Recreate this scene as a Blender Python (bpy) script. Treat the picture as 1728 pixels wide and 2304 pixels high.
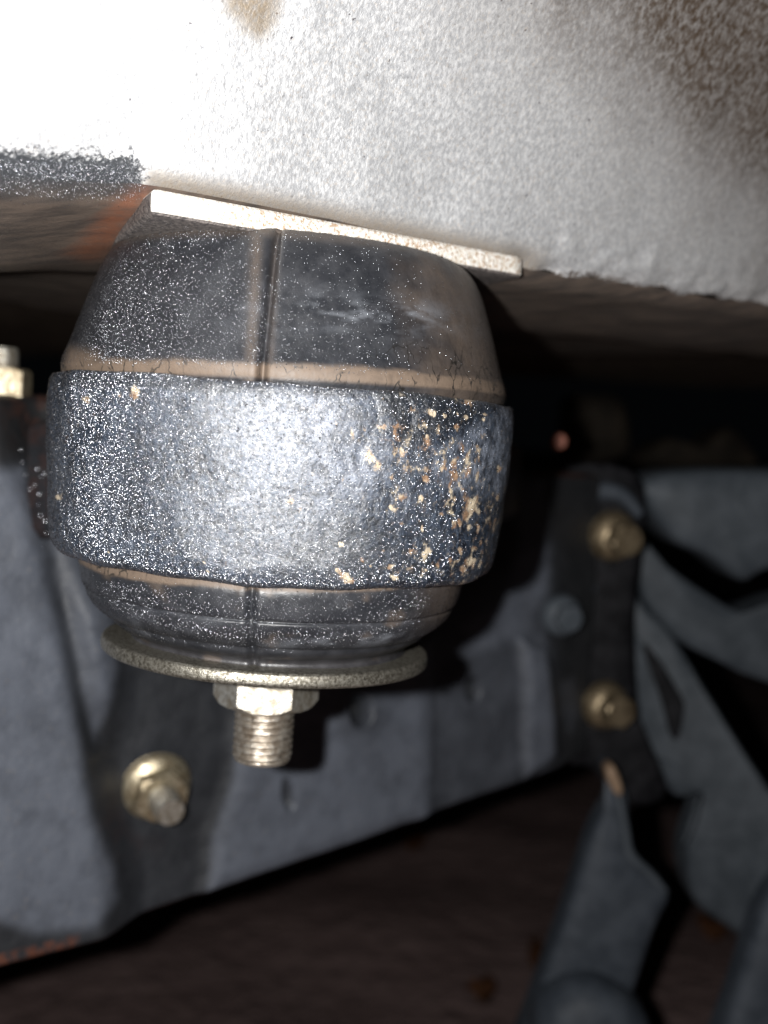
import bpy, bmesh, math, random
import numpy as np
from mathutils import Vector, Matrix, Euler, noise

for o in list(bpy.data.objects):
    bpy.data.objects.remove(o)
S = bpy.context.scene
COL = S.collection
rnd = random.Random(7)
rng = np.random.default_rng(11)

# ------------------------------------------------------------------ camera
F = 2500.0                       # focal length in photo pixels (1728 x 2304)
CAM = Vector((0.0233, -0.25, 0.0))
cam_data = bpy.data.cameras.new('camera')
cam_data.sensor_fit = 'VERTICAL'
cam_data.sensor_height = 36.0
cam_data.lens = F / 2304.0 * 36.0
cam_data.clip_start = 0.005
cam_data.clip_end = 60.0
cam = bpy.data.objects.new('camera', cam_data)
COL.objects.link(cam)
M = Matrix.Translation(CAM) @ Euler((math.radians(90 - 4.05), 0, 0)).to_matrix().to_4x4() @ Matrix.Rotation(math.radians(2.5), 4, 'Z')
cam.matrix_world = M
S.camera = cam
cam_data.dof.use_dof = True
cam_data.dof.focus_distance = 0.207
cam_data.dof.aperture_fstop = 11.0
S.render.resolution_x = 768
S.render.resolution_y = 1024

# ------------------------------------------------------------------ light: the phone's small flash beside its lens
w = bpy.data.worlds.new('World')
S.world = w
w.use_nodes = True
w.node_tree.nodes['Background'].inputs[0].default_value = (0.55, 0.65, 0.8, 1)
w.node_tree.nodes['Background'].inputs[1].default_value = 0.0016
ld = bpy.data.lights.new('phone_flash', 'POINT')
ld.energy = 6.9
ld.shadow_soft_size = 0.0028
ld.color = (1.0, 0.985, 0.962)
lo = bpy.data.objects.new('phone_flash', ld)
COL.objects.link(lo)
lo.location = CAM + Vector((-0.024, 0.0, 0.003))
S.view_settings.view_transform = 'Standard'
S.view_settings.look = 'None'
S.view_settings.exposure = 0.0
S.view_settings.gamma = 1.0

R3 = M.to_3x3()
R3i = np.array(R3.inverted())
def ray(px, py):
    return R3 @ Vector(((px - 864) / F, -(py - 1152) / F, -1))
def P(px, py, depth):
    d = ray(px, py)
    return CAM + d * (depth / d.y)
def proj(pts):
    a = (np.asarray(pts) - np.array(CAM)) @ R3i.T
    return 864 + F * a[:, 0] / -a[:, 2], 1152 - F * a[:, 1] / -a[:, 2]

# ------------------------------------------------------------------ helpers
def tag(o, label=None, cat=None, group=None, kind=None):
    if label: o['label'] = label
    if cat: o['category'] = cat
    if group: o['group'] = group
    if kind: o['kind'] = kind
    return o
def empty(name, loc=(0, 0, 0)):
    o = bpy.data.objects.new(name, None)
    o.empty_display_size = 0.01
    COL.objects.link(o)
    o.location = loc
    return o
def mesh_obj(name, V, Fc, mat, parent=None, smooth=True, attrs=None, auto=None):
    me = bpy.data.meshes.new(name)
    me.from_pydata([tuple(v) for v in V], [], [tuple(f) for f in Fc])
    me.validate()
    me.update()
    if smooth:
        me.polygons.foreach_set('use_smooth', [True] * len(me.polygons))
        if auto:
            me.set_sharp_from_angle(angle=math.radians(auto))
    if attrs:
        for k, arr in attrs.items():
            a = me.color_attributes.new(k, 'FLOAT_COLOR', 'POINT')
            c = np.ones((len(V), 4), dtype=np.float32)
            arr = np.asarray(arr, dtype=np.float32)
            if arr.ndim == 1: arr = np.stack([arr] * 3, 1)
            c[:, :3] = arr
            a.data.foreach_set('color', c.ravel())
    me.materials.append(mat)
    o = bpy.data.objects.new(name, me)
    COL.objects.link(o)
    if parent:
        o.parent = parent
        o.matrix_parent_inverse = Matrix.Translation(-parent.location)
    return o
def sstep(a, b, x):
    t = np.clip((x - a) / (b - a), 0, 1)
    return t * t * (3 - 2 * t)
def sd_poly(x, y, poly):
    """signed distance, negative inside"""
    p = np.asarray(poly, float)
    d = np.full(x.shape, 1e18); ins = np.zeros(x.shape, bool)
    n = len(p); j = n - 1
    for i in range(n):
        ex, ey = p[j] - p[i]
        wx, wy = x - p[i][0], y - p[i][1]
        t = np.clip((wx * ex + wy * ey) / (ex * ex + ey * ey + 1e-12), 0, 1)
        d = np.minimum(d, (wx - ex * t) ** 2 + (wy - ey * t) ** 2)
        c = ((p[i][1] > y) != (p[j][1] > y)) & (x < (p[j][0] - p[i][0]) * (y - p[i][1]) / (p[j][1] - p[i][1] + 1e-12) + p[i][0])
        ins ^= c
        j = i
    d = np.sqrt(d)
    return np.where(ins, -d, d)
def inside(x, y, poly, soft):
    return 1 - sstep(-soft, soft, sd_poly(x, y, poly))
def blob(x, y, cx, cy, rx, ry=None, rot=0):
    ry = ry or rx
    c, s = math.cos(math.radians(rot)), math.sin(math.radians(rot))
    dx, dy = x - cx, y - cy
    u, v = dx * c + dy * s, -dx * s + dy * c
    return np.exp(-((u / rx) ** 2 + (v / ry) ** 2))
def vnoise(V, scale, seed=0.0, octv=3):
    return np.array([noise.fractal(Vector(v) * scale + Vector((seed, seed * 1.7, -seed)), 1.0, 2.0, octv) for v in V])
def catmull(pts, k=6, closed=True):
    out = []; n = len(pts)
    rngi = range(n if closed else n - 1)
    for i in rngi:
        if closed:
            a, b, c, d = pts[i - 1], pts[i], pts[(i + 1) % n], pts[(i + 2) % n]
        else:
            a, b, c, d = pts[max(i - 1, 0)], pts[i], pts[i + 1], pts[min(i + 2, n - 1)]
        for q in range(k):
            t = q / k
            out.append(tuple(0.5 * ((2 * b[m]) + (c[m] - a[m]) * t + (2 * a[m] - 5 * b[m] + 4 * c[m] - d[m]) * t * t + (3 * b[m] - a[m] - 3 * c[m] + d[m]) * t ** 3) for m in range(len(b))))
    if not closed: out.append(tuple(pts[-1]))
    return out

# ------------------------------------------------------------------ materials
class Mat:
    def __init__(s, name):
        s.m = bpy.data.materials.new(name); s.m.use_nodes = True
        s.nt = s.m.node_tree; s.b = s.nt.nodes['Principled BSDF']
        s.tc = s.nt.nodes.new('ShaderNodeTexCoord').outputs['Object']
    def n(s, t, **kw):
        x = s.nt.nodes.new(t)
        for k, v in kw.items():
            if k in x.inputs.keys(): s.set(x.inputs[k], v)
            else: setattr(x, k, v)
        return x
    def set(s, sock, v):
        if isinstance(v, bpy.types.NodeSocket): s.nt.links.new(v, sock)
        else: sock.default_value = v
    def noise(s, scale, detail=4, rough=0.55, vec=None, dist=0.0, stretch=None):
        v = vec or s.tc
        if stretch:
            mp = s.nt.nodes.new('ShaderNodeMapping'); s.set(mp.inputs['Vector'], v)
            mp.inputs['Scale'].default_value = stretch[0]; mp.inputs['Rotation'].default_value = stretch[1]
            v = mp.outputs[0]
        x = s.nt.nodes.new('ShaderNodeTexNoise'); s.set(x.inputs['Vector'], v)
        x.inputs['Scale'].default_value = scale; x.inputs['Detail'].default_value = detail
        x.inputs['Roughness'].default_value = rough; x.inputs['Distortion'].default_value = dist
        return x.outputs['Fac']
    def vor(s, scale, feature='F1', rand=1.0):
        x = s.nt.nodes.new('ShaderNodeTexVoronoi'); x.feature = feature; s.set(x.inputs['Vector'], s.tc)
        x.inputs['Scale'].default_value = scale; x.inputs['Randomness'].default_value = rand
        return x
    def ramp(s, fac, a, b, lo=0.0, hi=1.0):
        x = s.nt.nodes.new('ShaderNodeMapRange'); x.interpolation_type = 'SMOOTHSTEP'
        s.set(x.inputs['Value'], fac)
        x.inputs['From Min'].default_value = a; x.inputs['From Max'].default_value = b
        x.inputs['To Min'].default_value = lo; x.inputs['To Max'].default_value = hi
        return x.outputs[0]
    def math(s, op, a, b=None, clamp=False):
        x = s.nt.nodes.new('ShaderNodeMath'); x.operation = op; x.use_clamp = clamp
        s.set(x.inputs[0], a)
        if b is not None: s.set(x.inputs[1], b)
        return x.outputs[0]
    def mix(s, fac, a, b):
        x = s.nt.nodes.new('ShaderNodeMix'); x.data_type = 'RGBA'
        s.set(x.inputs['Factor'], fac)
        for sock, v in ((x.inputs[6], a), (x.inputs[7], b)):
            s.set(sock, v if isinstance(v, bpy.types.NodeSocket) else (*v, 1))
        return x.outputs[2]
    def attr(s, name):
        x = s.nt.nodes.new('ShaderNodeAttribute'); x.attribute_name = name
        sp = s.nt.nodes.new('ShaderNodeSeparateColor'); s.set(sp.inputs[0], x.outputs['Color'])
        return sp.outputs
    def bump(s, h, dist, strength=1.0, prev=None):
        x = s.nt.nodes.new('ShaderNodeBump'); s.set(x.inputs['Height'], h)
        x.inputs['Distance'].default_value = dist; x.inputs['Strength'].default_value = strength
        if prev: s.set(x.inputs['Normal'], prev)
        return x.outputs[0]
    def out(s, color=None, rough=None, metal=None, normal=None, spec=None, coat=None, coatr=None):
        b = s.b.inputs
        for k, v in (('Base Color', color), ('Roughness', rough), ('Metallic', metal), ('Normal', normal), ('Specular IOR Level', spec), ('Coat Weight', coat), ('Coat Roughness', coatr)):
            if v is not None:
                s.set(b[k], v if isinstance(v, (bpy.types.NodeSocket, float, int)) else (*v, 1))
        return s.m

def m_silver():
    m = Mat('silver_paint')
    a = m.attr('mask')                                   # R brown dirt and light falloff, G beige smudge and shade, B underside grime
    fine = m.noise(3200, 3, 0.7, stretch=((1, 1, 0.6), (0, 0.5, 0)))
    mid = m.noise(1300, 4, 0.65, stretch=((1, 1, 0.55), (0, 0.5, 0)))
    big = m.noise(60, 3)
    c = m.mix(m.ramp(mid, 0.35, 0.7), (0.49, 0.50, 0.52), (0.69, 0.695, 0.705))
    c = m.mix(m.ramp(m.noise(1500, 2), 0.56, 0.70, 0, 0.40), c, (0.66, 0.58, 0.50))
    spots = m.ramp(m.noise(700, 2, 0.5), 0.72, 0.78)
    c = m.mix(spots, c, (0.10, 0.09, 0.10))
    dirt_falloff = m.math('MULTIPLY', a[0], m.ramp(m.noise(900, 4, 0.7, stretch=((1, 1, 0.4), (0, 0.3, 0.0))), 0.34, 0.62, 0.80, 1.0), True)
    c = m.mix(dirt_falloff, c, (0.045, 0.031, 0.021))
    c = m.mix(m.math('MULTIPLY', a[1], m.ramp(mid, 0.3, 0.6, 0.6, 1)), c, (0.27, 0.22, 0.165))
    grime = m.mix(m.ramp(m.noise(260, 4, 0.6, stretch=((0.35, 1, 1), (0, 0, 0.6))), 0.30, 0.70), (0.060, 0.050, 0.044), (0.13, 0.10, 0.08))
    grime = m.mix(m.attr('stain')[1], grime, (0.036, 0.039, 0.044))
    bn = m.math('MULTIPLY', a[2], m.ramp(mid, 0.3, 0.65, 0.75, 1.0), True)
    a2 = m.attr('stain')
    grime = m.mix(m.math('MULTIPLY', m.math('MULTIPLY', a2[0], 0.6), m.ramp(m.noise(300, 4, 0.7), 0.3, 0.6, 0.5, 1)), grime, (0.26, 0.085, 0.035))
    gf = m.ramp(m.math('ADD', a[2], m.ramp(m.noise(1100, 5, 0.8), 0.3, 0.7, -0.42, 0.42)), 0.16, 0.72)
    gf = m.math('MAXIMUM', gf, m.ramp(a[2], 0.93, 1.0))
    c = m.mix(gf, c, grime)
    met = m.math('SUBTRACT', 0.62, m.math('MULTIPLY', m.math('MAXIMUM', a[0], a[2]), 0.6), True)
    n1 = m.bump(fine, 0.00010, 0.9)
    n2 = m.bump(mid, 0.00014, 0.6, n1)
    n3 = m.bump(big, 0.0012, 0.25, n2)
    return m.out(c, m.ramp(mid, 0.3, 0.7, 0.40, 0.56), met, n3)

def m_plate():
    m = Mat('plate_dusty_silver')
    a = m.attr('mask')                                   # R front edge dust, G underside
    mid = m.noise(900, 5, 0.7); fine = m.noise(3200, 2, 0.6)
    c = m.mix(m.ramp(mid, 0.42, 0.62), (0.66, 0.63, 0.57), (0.80, 0.78, 0.75))
    c = m.mix(m.math('MULTIPLY', a[0], m.ramp(m.noise(1300, 4, 0.7), 0.47, 0.62)), c, (0.34, 0.21, 0.11))
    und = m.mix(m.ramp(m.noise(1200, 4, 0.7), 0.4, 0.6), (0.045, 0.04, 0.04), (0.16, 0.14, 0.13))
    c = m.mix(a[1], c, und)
    n = m.bump(fine, 0.00015, 0.8, m.bump(mid, 0.0005, 0.8))
    return m.out(c, 0.5, m.math('SUBTRACT', 0.25, m.math('MULTIPLY', a[1], 0.25)), n)

def m_rubber():
    m = Mat('misty_black_rubber')
    a = m.attr('mask')                                   # R dust, G pale streaks, B cracks zone
    mid = m.noise(600, 5, 0.65); fine = m.noise(3000, 3, 0.6)
    c = m.mix(m.ramp(m.noise(220, 4, 0.6), 0.35, 0.7), (0.012, 0.013, 0.016), (0.026, 0.027, 0.031))
    dust_tone = m.math('MULTIPLY', a[0], m.ramp(mid, 0.22, 0.6, 0.72, 1.0), True)
    c = m.mix(dust_tone, c, (0.125, 0.089, 0.063))
    pale_tone = m.math('MULTIPLY', a[1], m.ramp(m.noise(140, 4, 0.6, stretch=((1, 1, 2.6), (0, 0, 0))), 0.42, 0.7), True)
    c = m.mix(pale_tone, c, (0.15, 0.16, 0.18))
    cr = m.vor(330, 'DISTANCE_TO_EDGE')
    dv = m.nt.nodes.new('ShaderNodeVectorMath'); dv.operation = 'ADD'
    nz = m.nt.nodes.new('ShaderNodeTexNoise'); nz.inputs['Scale'].default_value = 500; m.set(nz.inputs['Vector'], m.tc)
    sc = m.nt.nodes.new('ShaderNodeVectorMath'); sc.operation = 'SCALE'; m.set(sc.inputs[0], nz.outputs['Color']); sc.inputs['Scale'].default_value = 0.0022
    m.set(dv.inputs[0], m.tc); m.set(dv.inputs[1], sc.outputs[0])
    mp = m.nt.nodes.new('ShaderNodeMapping'); m.set(mp.inputs['Vector'], dv.outputs[0]); mp.inputs['Scale'].default_value = (1, 1, 0.42)
    m.set(cr.inputs['Vector'], mp.outputs[0])
    line = m.math('MULTIPLY', m.ramp(cr.outputs['Distance'], 0.010, 0.045, 1.0, 0.0), m.math('MULTIPLY', a[2], m.ramp(m.noise(150, 2), 0.45, 0.55)), True)
    c = m.mix(line, c, (0.008, 0.007, 0.006))
    n = m.bump(fine, 0.00006, 0.6, m.bump(mid, 0.00025, 0.5, m.bump(line, 0.0004, -0.8)))
    rough = m.math('ADD', m.ramp(mid, 0.3, 0.7, 0.30, 0.46), m.math('MULTIPLY', a[0], 0.3))
    return m.out(c, rough, 0.0, n, 0.55)

def m_ring():
    m = Mat('pitted_black_painted_steel')
    a = m.attr('mask')                                   # R rust density, G pale tone with painted centre highlight, B dark
    pit = m.noise(900, 4, 0.6); fine = m.noise(2600, 3, 0.7); low = m.noise(160, 4, 0.6)
    v = m.vor(1500)
    c = m.mix(m.ramp(pit, 0.38, 0.62), (0.004, 0.006, 0.011), (0.024, 0.036, 0.058))
    pale_tone = m.math('MULTIPLY', a[1], m.ramp(m.noise(420, 5, 0.7), 0.36, 0.66, 0.1, 1), True)
    c = m.mix(pale_tone, c, (0.215, 0.24, 0.295))
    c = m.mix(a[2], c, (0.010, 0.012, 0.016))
    # tan / orange rust freckles
    rn = m.noise(520, 6, 0.75)
    rlo = m.math('SUBTRACT', 0.80, m.math('MULTIPLY', a[0], 0.28))
    rn = m.math('ADD', rn, m.ramp(m.noise(190, 3, 0.6), 0.35, 0.65, -0.07, 0.045))
    rf = m.nt.nodes.new('ShaderNodeMapRange'); rf.interpolation_type = 'SMOOTHSTEP'
    m.set(rf.inputs['Value'], rn); m.set(rf.inputs['From Min'], rlo); m.set(rf.inputs['From Max'], m.math('ADD', rlo, 0.13))
    rc = m.mix(m.ramp(m.noise(300, 3), 0.4, 0.6), (0.22, 0.13, 0.075), (0.48, 0.40, 0.29))
    c = m.mix(rf.outputs[0], c, rc)
    rough = m.math('ADD', m.ramp(fine, 0.3, 0.7, 0.26, 0.44), m.math('MULTIPLY', rf.outputs[0], 0.35))
    n = m.bump(pit, 0.0007, 0.85, None)
    n = m.bump(fine, 0.00028, 0.8, n)
    n = m.bump(v.outputs['Distance'], 0.00025, -0.6, n)
    n = m.bump(low, 0.0012, 0.5, n)
    m.b.inputs['Coat IOR'].default_value = 1.9
    m.set(m.b.inputs['Coat Normal'], m.bump(fine, 0.00020, 0.9, m.bump(pit, 0.00014, 0.6, m.bump(low, 0.0005, 0.4))))
    return m.out(c, rough, 0.12, n, 0.6, coat=m.ramp(m.noise(1500, 3, 0.7), 0.40, 0.62, 0.28, 1.0), coatr=0.31)

def m_zinc(name, base, dark, rough=0.36, sc=700, metal=0.85, bumpd=0.0002):
    m = Mat(name)
    mid = m.noise(sc, 5, 0.7); fine = m.noise(sc * 4, 2, 0.6)
    c = m.mix(m.ramp(mid, 0.36, 0.66), dark, base)
    c = m.mix(m.ramp(m.noise(sc * 0.6, 4, 0.7), 0.60, 0.70), c, tuple(x * 0.35 for x in dark))
    n = m.bump(fine, bumpd * 0.4, 0.7, m.bump(mid, bumpd, 0.7))
    return m.out(c, m.ramp(mid, 0.3, 0.7, rough + 0.14, rough), metal, n)

def m_frame():
    m = Mat('grey_frame_paint')
    a = m.attr('mask')                                   # R paler grey zones, hole shade included, G rust stain
    mid = m.noise(120, 5, 0.65); fine = m.noise(600, 4, 0.7)
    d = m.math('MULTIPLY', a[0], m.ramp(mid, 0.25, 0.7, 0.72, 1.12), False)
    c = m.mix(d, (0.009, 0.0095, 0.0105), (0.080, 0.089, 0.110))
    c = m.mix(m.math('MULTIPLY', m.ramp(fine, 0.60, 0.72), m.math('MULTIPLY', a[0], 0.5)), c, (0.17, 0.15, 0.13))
    c = m.mix(m.math('MULTIPLY', a[1], m.ramp(m.noise(200, 4, 0.7), 0.4, 0.62)), c, (0.16, 0.045, 0.016))
    n = m.bump(fine, 0.0003, 0.6, m.bump(mid, 0.0012, 0.6))
    return m.out(c, m.ramp(mid, 0.3, 0.7, 0.42, 0.60), 0.0, n, 0.35)

def m_plain(name, a, b, rough=0.6, sc=150, bd=0.0006, spec=0.3, metal=0.0):
    m = Mat(name)
    mid = m.noise(sc, 5, 0.65)
    return m.out(m.mix(m.ramp(mid, 0.35, 0.68), a, b), rough, metal, m.bump(m.noise(sc * 4, 4, 0.6), bd, 0.7), spec)

def m_drop(top=0.80):
    m = Mat('water_bead')
    c = m.mix(m.ramp(m.noise(1400, 2), 0.35, 0.68), (0.09, 0.095, 0.11), (top, top * 1.03, top * 1.1))
    return m.out(c, 0.27, 1.0)

MS, MP, MR, MG = m_silver(), m_plate(), m_rubber(), m_ring()
MW = m_zinc('dirty_zinc_washer', (0.40, 0.38, 0.33), (0.09, 0.08, 0.062), 0.33, 1500, 0.85, 0.00012)
MN = m_zinc('zinc_nut_steel', (0.64, 0.62, 0.56), (0.30, 0.26, 0.20), 0.34, 600)
MT = m_zinc('thread_steel', (0.52, 0.48, 0.42), (0.22, 0.18, 0.14), 0.36, 600)
MB = m_zinc('yellow_zinc_plating', (0.62, 0.55, 0.40), (0.28, 0.22, 0.14), 0.34, 400)
MBr = m_zinc('dull_brass_bolt', (0.36, 0.29, 0.19), (0.12, 0.09, 0.055), 0.45, 300)
MF = m_frame()
MD = m_drop(); MD2 = m_drop(0.42)
MK = m_plain('shadow_black_steel', (0.004, 0.004, 0.005), (0.013, 0.013, 0.015), 0.6, 150, 0.0006, 0.12)  # near-black colour standing for shadow and void
MBk = m_plain('dark_grey_arm_paint', (0.030, 0.037, 0.045), (0.052, 0.061, 0.072), 0.6, 90)
MBk2 = m_plain('mid_grey_arm_paint', (0.024, 0.030, 0.039), (0.042, 0.050, 0.062), 0.6, 90)
MGr = m_plain('dark_brown_soil', (0.125, 0.086, 0.082), (0.165, 0.116, 0.110), 0.9, 14, 0.01, 0.1)
MLf = m_plain('dead_leaf', (0.035, 0.016, 0.008), (0.085, 0.035, 0.016), 0.8, 40, 0.001, 0.1)
MRu = m_plain('orange_rust', (0.07, 0.03, 0.02), (0.20, 0.075, 0.035), 0.85, 300, 0.0006, 0.1)
MVo = m_plain('brown_undercoating', (0.055, 0.042, 0.032), (0.10, 0.078, 0.06), 0.75, 60, 0.001, 0.15)

MVd = m_plain('black_undercoating', (0.012, 0.010, 0.008), (0.030, 0.024, 0.018), 0.8, 60, 0.001, 0.1)

# ------------------------------------------------------------------ lathe
LEAN = Matrix.Rotation(math.radians(1.7), 4, 'Y')      # the mount hangs very slightly out of plumb
LN = np.array(LEAN.to_3x3())
def lathe(profile, cols=None, dense=None, sub=4, mod=None, n=240):
    pr = catmull(profile, sub, closed=False)
    th = np.linspace(-math.pi, math.pi, n, endpoint=False)
    if dense:
        c, wd, k = dense
        th = np.concatenate([th[np.abs(th - c) > wd], np.linspace(c - wd, c + wd, k)])
        th.sort()
    nt, npf = len(th), len(pr)
    r = np.repeat(np.array([p[0] for p in pr])[:, None], nt, 1)
    z = np.repeat(np.array([p[1] for p in pr])[:, None], nt, 1)
    T = np.repeat(th[None, :], npf, 0)
    if mod: r, z = mod(r, z, T)
    V = np.stack([r * np.cos(T), r * np.sin(T), z], -1).reshape(-1, 3)
    Fc = []
    for i in range(npf - 1):
        for j in range(nt):
            k = (j + 1) % nt
            Fc.append((i * nt + j, (i + 1) * nt + j, (i + 1) * nt + k, i * nt + k))
    return V, [tuple(reversed(f)) for f in Fc], T.reshape(-1)

def droplets(surf, density, N, rmin, rmax, power=2.2, parent=None, mat=None):
    """small water beads scattered over the faces of a finished part; density(px, py) in 0..1"""
    me = surf.data; me.calc_loop_triangles()
    co = np.empty(len(me.vertices) * 3); me.vertices.foreach_get('co', co); co = co.reshape(-1, 3)
    tr = np.empty(len(me.loop_triangles) * 3, dtype=np.int32); me.loop_triangles.foreach_get('vertices', tr); tr = tr.reshape(-1, 3)
    a, b, c = co[tr[:, 0]], co[tr[:, 1]], co[tr[:, 2]]
    cr = np.cross(b - a, c - a); ar = np.linalg.norm(cr, axis=1); nn = cr / (ar[:, None] + 1e-18)
    ctr = (a + b + c) / 3; px, py = proj(ctr)
    face = np.einsum('ij,ij->i', nn, np.array(CAM) - ctr)
    wgt = ar * np.clip(density(px, py), 0, 1) * (px > -60) * (px < 1790) * (py > -60) * (face > 0)
    idx = rng.choice(len(wgt), size=N, p=wgt / wgt.sum())
    u, v = rng.uniform(0, 1, N), rng.uniform(0, 1, N); sw = u + v > 1; u[sw], v[sw] = 1 - u[sw], 1 - v[sw]
    pos = a[idx] + u[:, None] * (b - a)[idx] + v[:, None] * (c - a)[idx]
    rad = rmin + (rmax - rmin) * rng.uniform(0, 1, N) ** power
    bead_mesh('mist_beads', parent or surf.parent, pos, nn[idx], rad, mat=mat)
def bead_mesh(name, parent, pos, nn, rad, flat=0.75, mat=None):
    n = len(pos)
    up = np.array([0.123, 0.31, 0.94]); t1 = np.cross(nn, up); t1 /= np.linalg.norm(t1, axis=1)[:, None]; t2 = np.cross(nn, t1)
    base = [(0, 0, 1.0)]
    for k in range(6):
        a = k * math.pi / 3; base.append((0.66 * math.cos(a), 0.66 * math.sin(a), 0.75))
    for k in range(6):
        a = (k + .5) * math.pi / 3; base.append((math.cos(a), math.sin(a), -0.05))
    base = np.array(base)
    fl = [(0, 1 + k, 1 + (k + 1) % 6) for k in range(6)]
    for k in range(6):
        k2 = (k + 1) % 6
        fl += [(1 + k, 7 + k, 1 + k2), (1 + k2, 7 + k, 7 + k2)]
    fl = np.array(fl)
    V = pos[:, None, :] + rad[:, None, None] * (base[None, :, 0:1] * t1[:, None, :] + base[None, :, 1:2] * t2[:, None, :] + flat * base[None, :, 2:3] * nn[:, None, :])
    V = V.reshape(-1, 3)
    Fc = (fl[None] + (np.arange(n) * 13)[:, None, None]).reshape(-1, 3)
    me = bpy.data.meshes.new(name)
    me.vertices.add(len(V)); me.vertices.foreach_set('co', V.ravel())
    me.loops.add(len(Fc) * 3); me.loops.foreach_set('vertex_index', Fc.ravel().astype(np.int32))
    me.polygons.add(len(Fc)); me.polygons.foreach_set('loop_start', np.arange(0, len(Fc) * 3, 3, dtype=np.int32))
    me.update(); me.validate()
    me.polygons.foreach_set('use_smooth', [True] * len(me.polygons))
    me.materials.append(mat or MD)
    o = bpy.data.objects.new(name, me); COL.objects.link(o)
    if parent:
        o.parent = parent
        o.matrix_parent_inverse = Matrix.Translation(-parent.location)
    o['kind'] = 'stuff'
    return o

# ------------------------------------------------------------------ the car body: silver sill, its underside, welded plate
U = Vector((0.80, 0.60, 0)); NO = Vector((0.60, -0.80, 0))       # along the sill / out of it
body = empty('car_body', P(900, 500, 0.24))
tag(body, 'silver painted lower edge of the car body with grimy underside above the rubber mount', 'car body')
EDGE = [(-260, 350), (0, 368), (180, 392), (330, 407), (760, 490), (1190, 598), (1450, 640), (1728, 682), (2100, 735)]
def on_sill(px, py):
    """ray against the vertical sill plane through the plate's front edge"""
    d = ray(px, py); p0 = Vector((-0.0196, -0.049, 0.043))
    t = (p0 - CAM).dot(NO) / d.dot(NO)
    return CAM + d * t
ep = [on_sill(*e) for e in EDGE]
eu = np.array([(p - Vector((-0.0196, -0.049, 0))).dot(U) for p in ep]); ez = np.array([p.z for p in ep])
def sill_point(u, h):
    z0 = np.interp(u, eu, ez)
    hh = max(h, 0)
    s = 0.19 * hh + 3.6 * hh * hh + 0.9 * u * hh
    if h < 0.004: s -= 0.0022 * (1 - h / 0.004) ** 2 if h >= 0 else 0.0022
    lf = 1 - float(sstep(-0.012, 0.004, u))
    s -= lf * 0.004 * max(0, 1 - hh / 0.011) ** 2
    p = Vector((-0.0196, -0.049, 0)) + U * u + NO * s
    return Vector((p.x, p.y, z0 + h))
us = np.linspace(-0.075, 0.33, 190); hs = np.concatenate([np.linspace(0, 0.006, 8), np.linspace(0.008, 0.125, 60)])
V = [sill_point(u, h) for h in hs for u in us]
px, py = proj(V)
nz = vnoise(V, 40, 3.1)
for i, v in enumerate(V):
    hh = hs[i // len(us)]
    if px[i] > 1150 and hh < 0.012:                                # lumpy sealer along the right lower edge
        V[i] = v + NO * (0.0016 * noise.noise(v * 260) * max(0, 1 - hh / 0.012)) + Vector((0, 0, 0.0012 * noise.noise(v * 190 + Vector((4, 4, 4))) * max(0, 1 - hh / 0.012)))
    else:
        V[i] = v + NO * (0.0006 * nz[i])
R_ = np.clip(sstep(0.0, 1.0, (px - 1080) / 560 * 0.70 + (400 - py) / 520 * 0.66 + 0.14 * nz) * 1.0 + blob(px, py, 1020, 190, 25) * 0.35, 0, 1)  # brown dirt, deepened as painted light falloff to the upper right
line_y = np.interp(px, [330, 1190], [412, 592])
G_ = np.clip(inside(px, py, [(500, -40), (640, -40), (618, 60), (585, 95), (545, 60), (510, 25)], 22) * 1.0 + (1 - sstep(4, 62, line_y - py)) * sstep(310, 350, px) * (1 - sstep(1180, 1260, px)) * 0.85, 0, 1)  # beige smudge, and painted shade where the panel turns in above the plate
edge_y = np.interp(px, [e[0] for e in EDGE], [e[1] for e in EDGE])
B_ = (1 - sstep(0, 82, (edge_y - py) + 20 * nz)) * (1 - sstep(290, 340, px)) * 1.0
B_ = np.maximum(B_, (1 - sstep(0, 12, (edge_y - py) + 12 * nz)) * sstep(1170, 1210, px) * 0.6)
nu = len(us)
Fc = [(i * nu + j, i * nu + j + 1, (i + 1) * nu + j + 1, (i + 1) * nu + j) for i in range(len(hs) - 1) for j in range(nu - 1)]
o_pan = mesh_obj('outer_panel', V, Fc, MS, body, attrs={'mask': np.stack([R_, G_, B_], 1), 'stain': np.stack([R_ * 0, (px < 360) * 1.0, R_ * 0], 1)})
# underside: sheet running back from the sill's lower edge
ds = np.linspace(0, 0.24, 46)
V = []
for d in ds:
    for u in us:
        e = sill_point(u, 0)
        q = e - NO * d
        sag = 0.0015 * (1 - math.exp(-d / 0.004)) - 0.010 * max(0, d - 0.11)
        step = 0.0035 * float(sstep(0.085, 0.089, d)) if True else 0
        sag = 0.0 if d > 0 else 0.0
        left = 1 - float(sstep(-0.01, 0.03, u))
        drop = -(0.11 * left + 0.05 * (1 - left)) * min(d, 0.062) + 0.02 * max(0, d - 0.062)
        z = e.z - 0.0022 * (1 - math.exp(-d / 0.002)) + drop
        V.append(Vector((q.x, q.y, z + step + 0.0006 * noise.noise(q * 60))))
px, py = proj(V)
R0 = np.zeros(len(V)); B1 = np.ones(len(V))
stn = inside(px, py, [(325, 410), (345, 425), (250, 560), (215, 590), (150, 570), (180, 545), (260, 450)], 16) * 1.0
o_und = mesh_obj('underside_sheet', V, [tuple(reversed((i * nu + j, i * nu + j + 1, (i + 1) * nu + j + 1, (i + 1) * nu + j))) for i in range(len(ds) - 1) for j in range(nu - 1)], MS, body, attrs={'mask': np.stack([R0, R0, B1], 1), 'stain': np.stack([stn, (1 - sstep(400, 470, py + 30 * vnoise(V, 60, 2.2))) * (px < 360), stn * 0], 1)})

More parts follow.
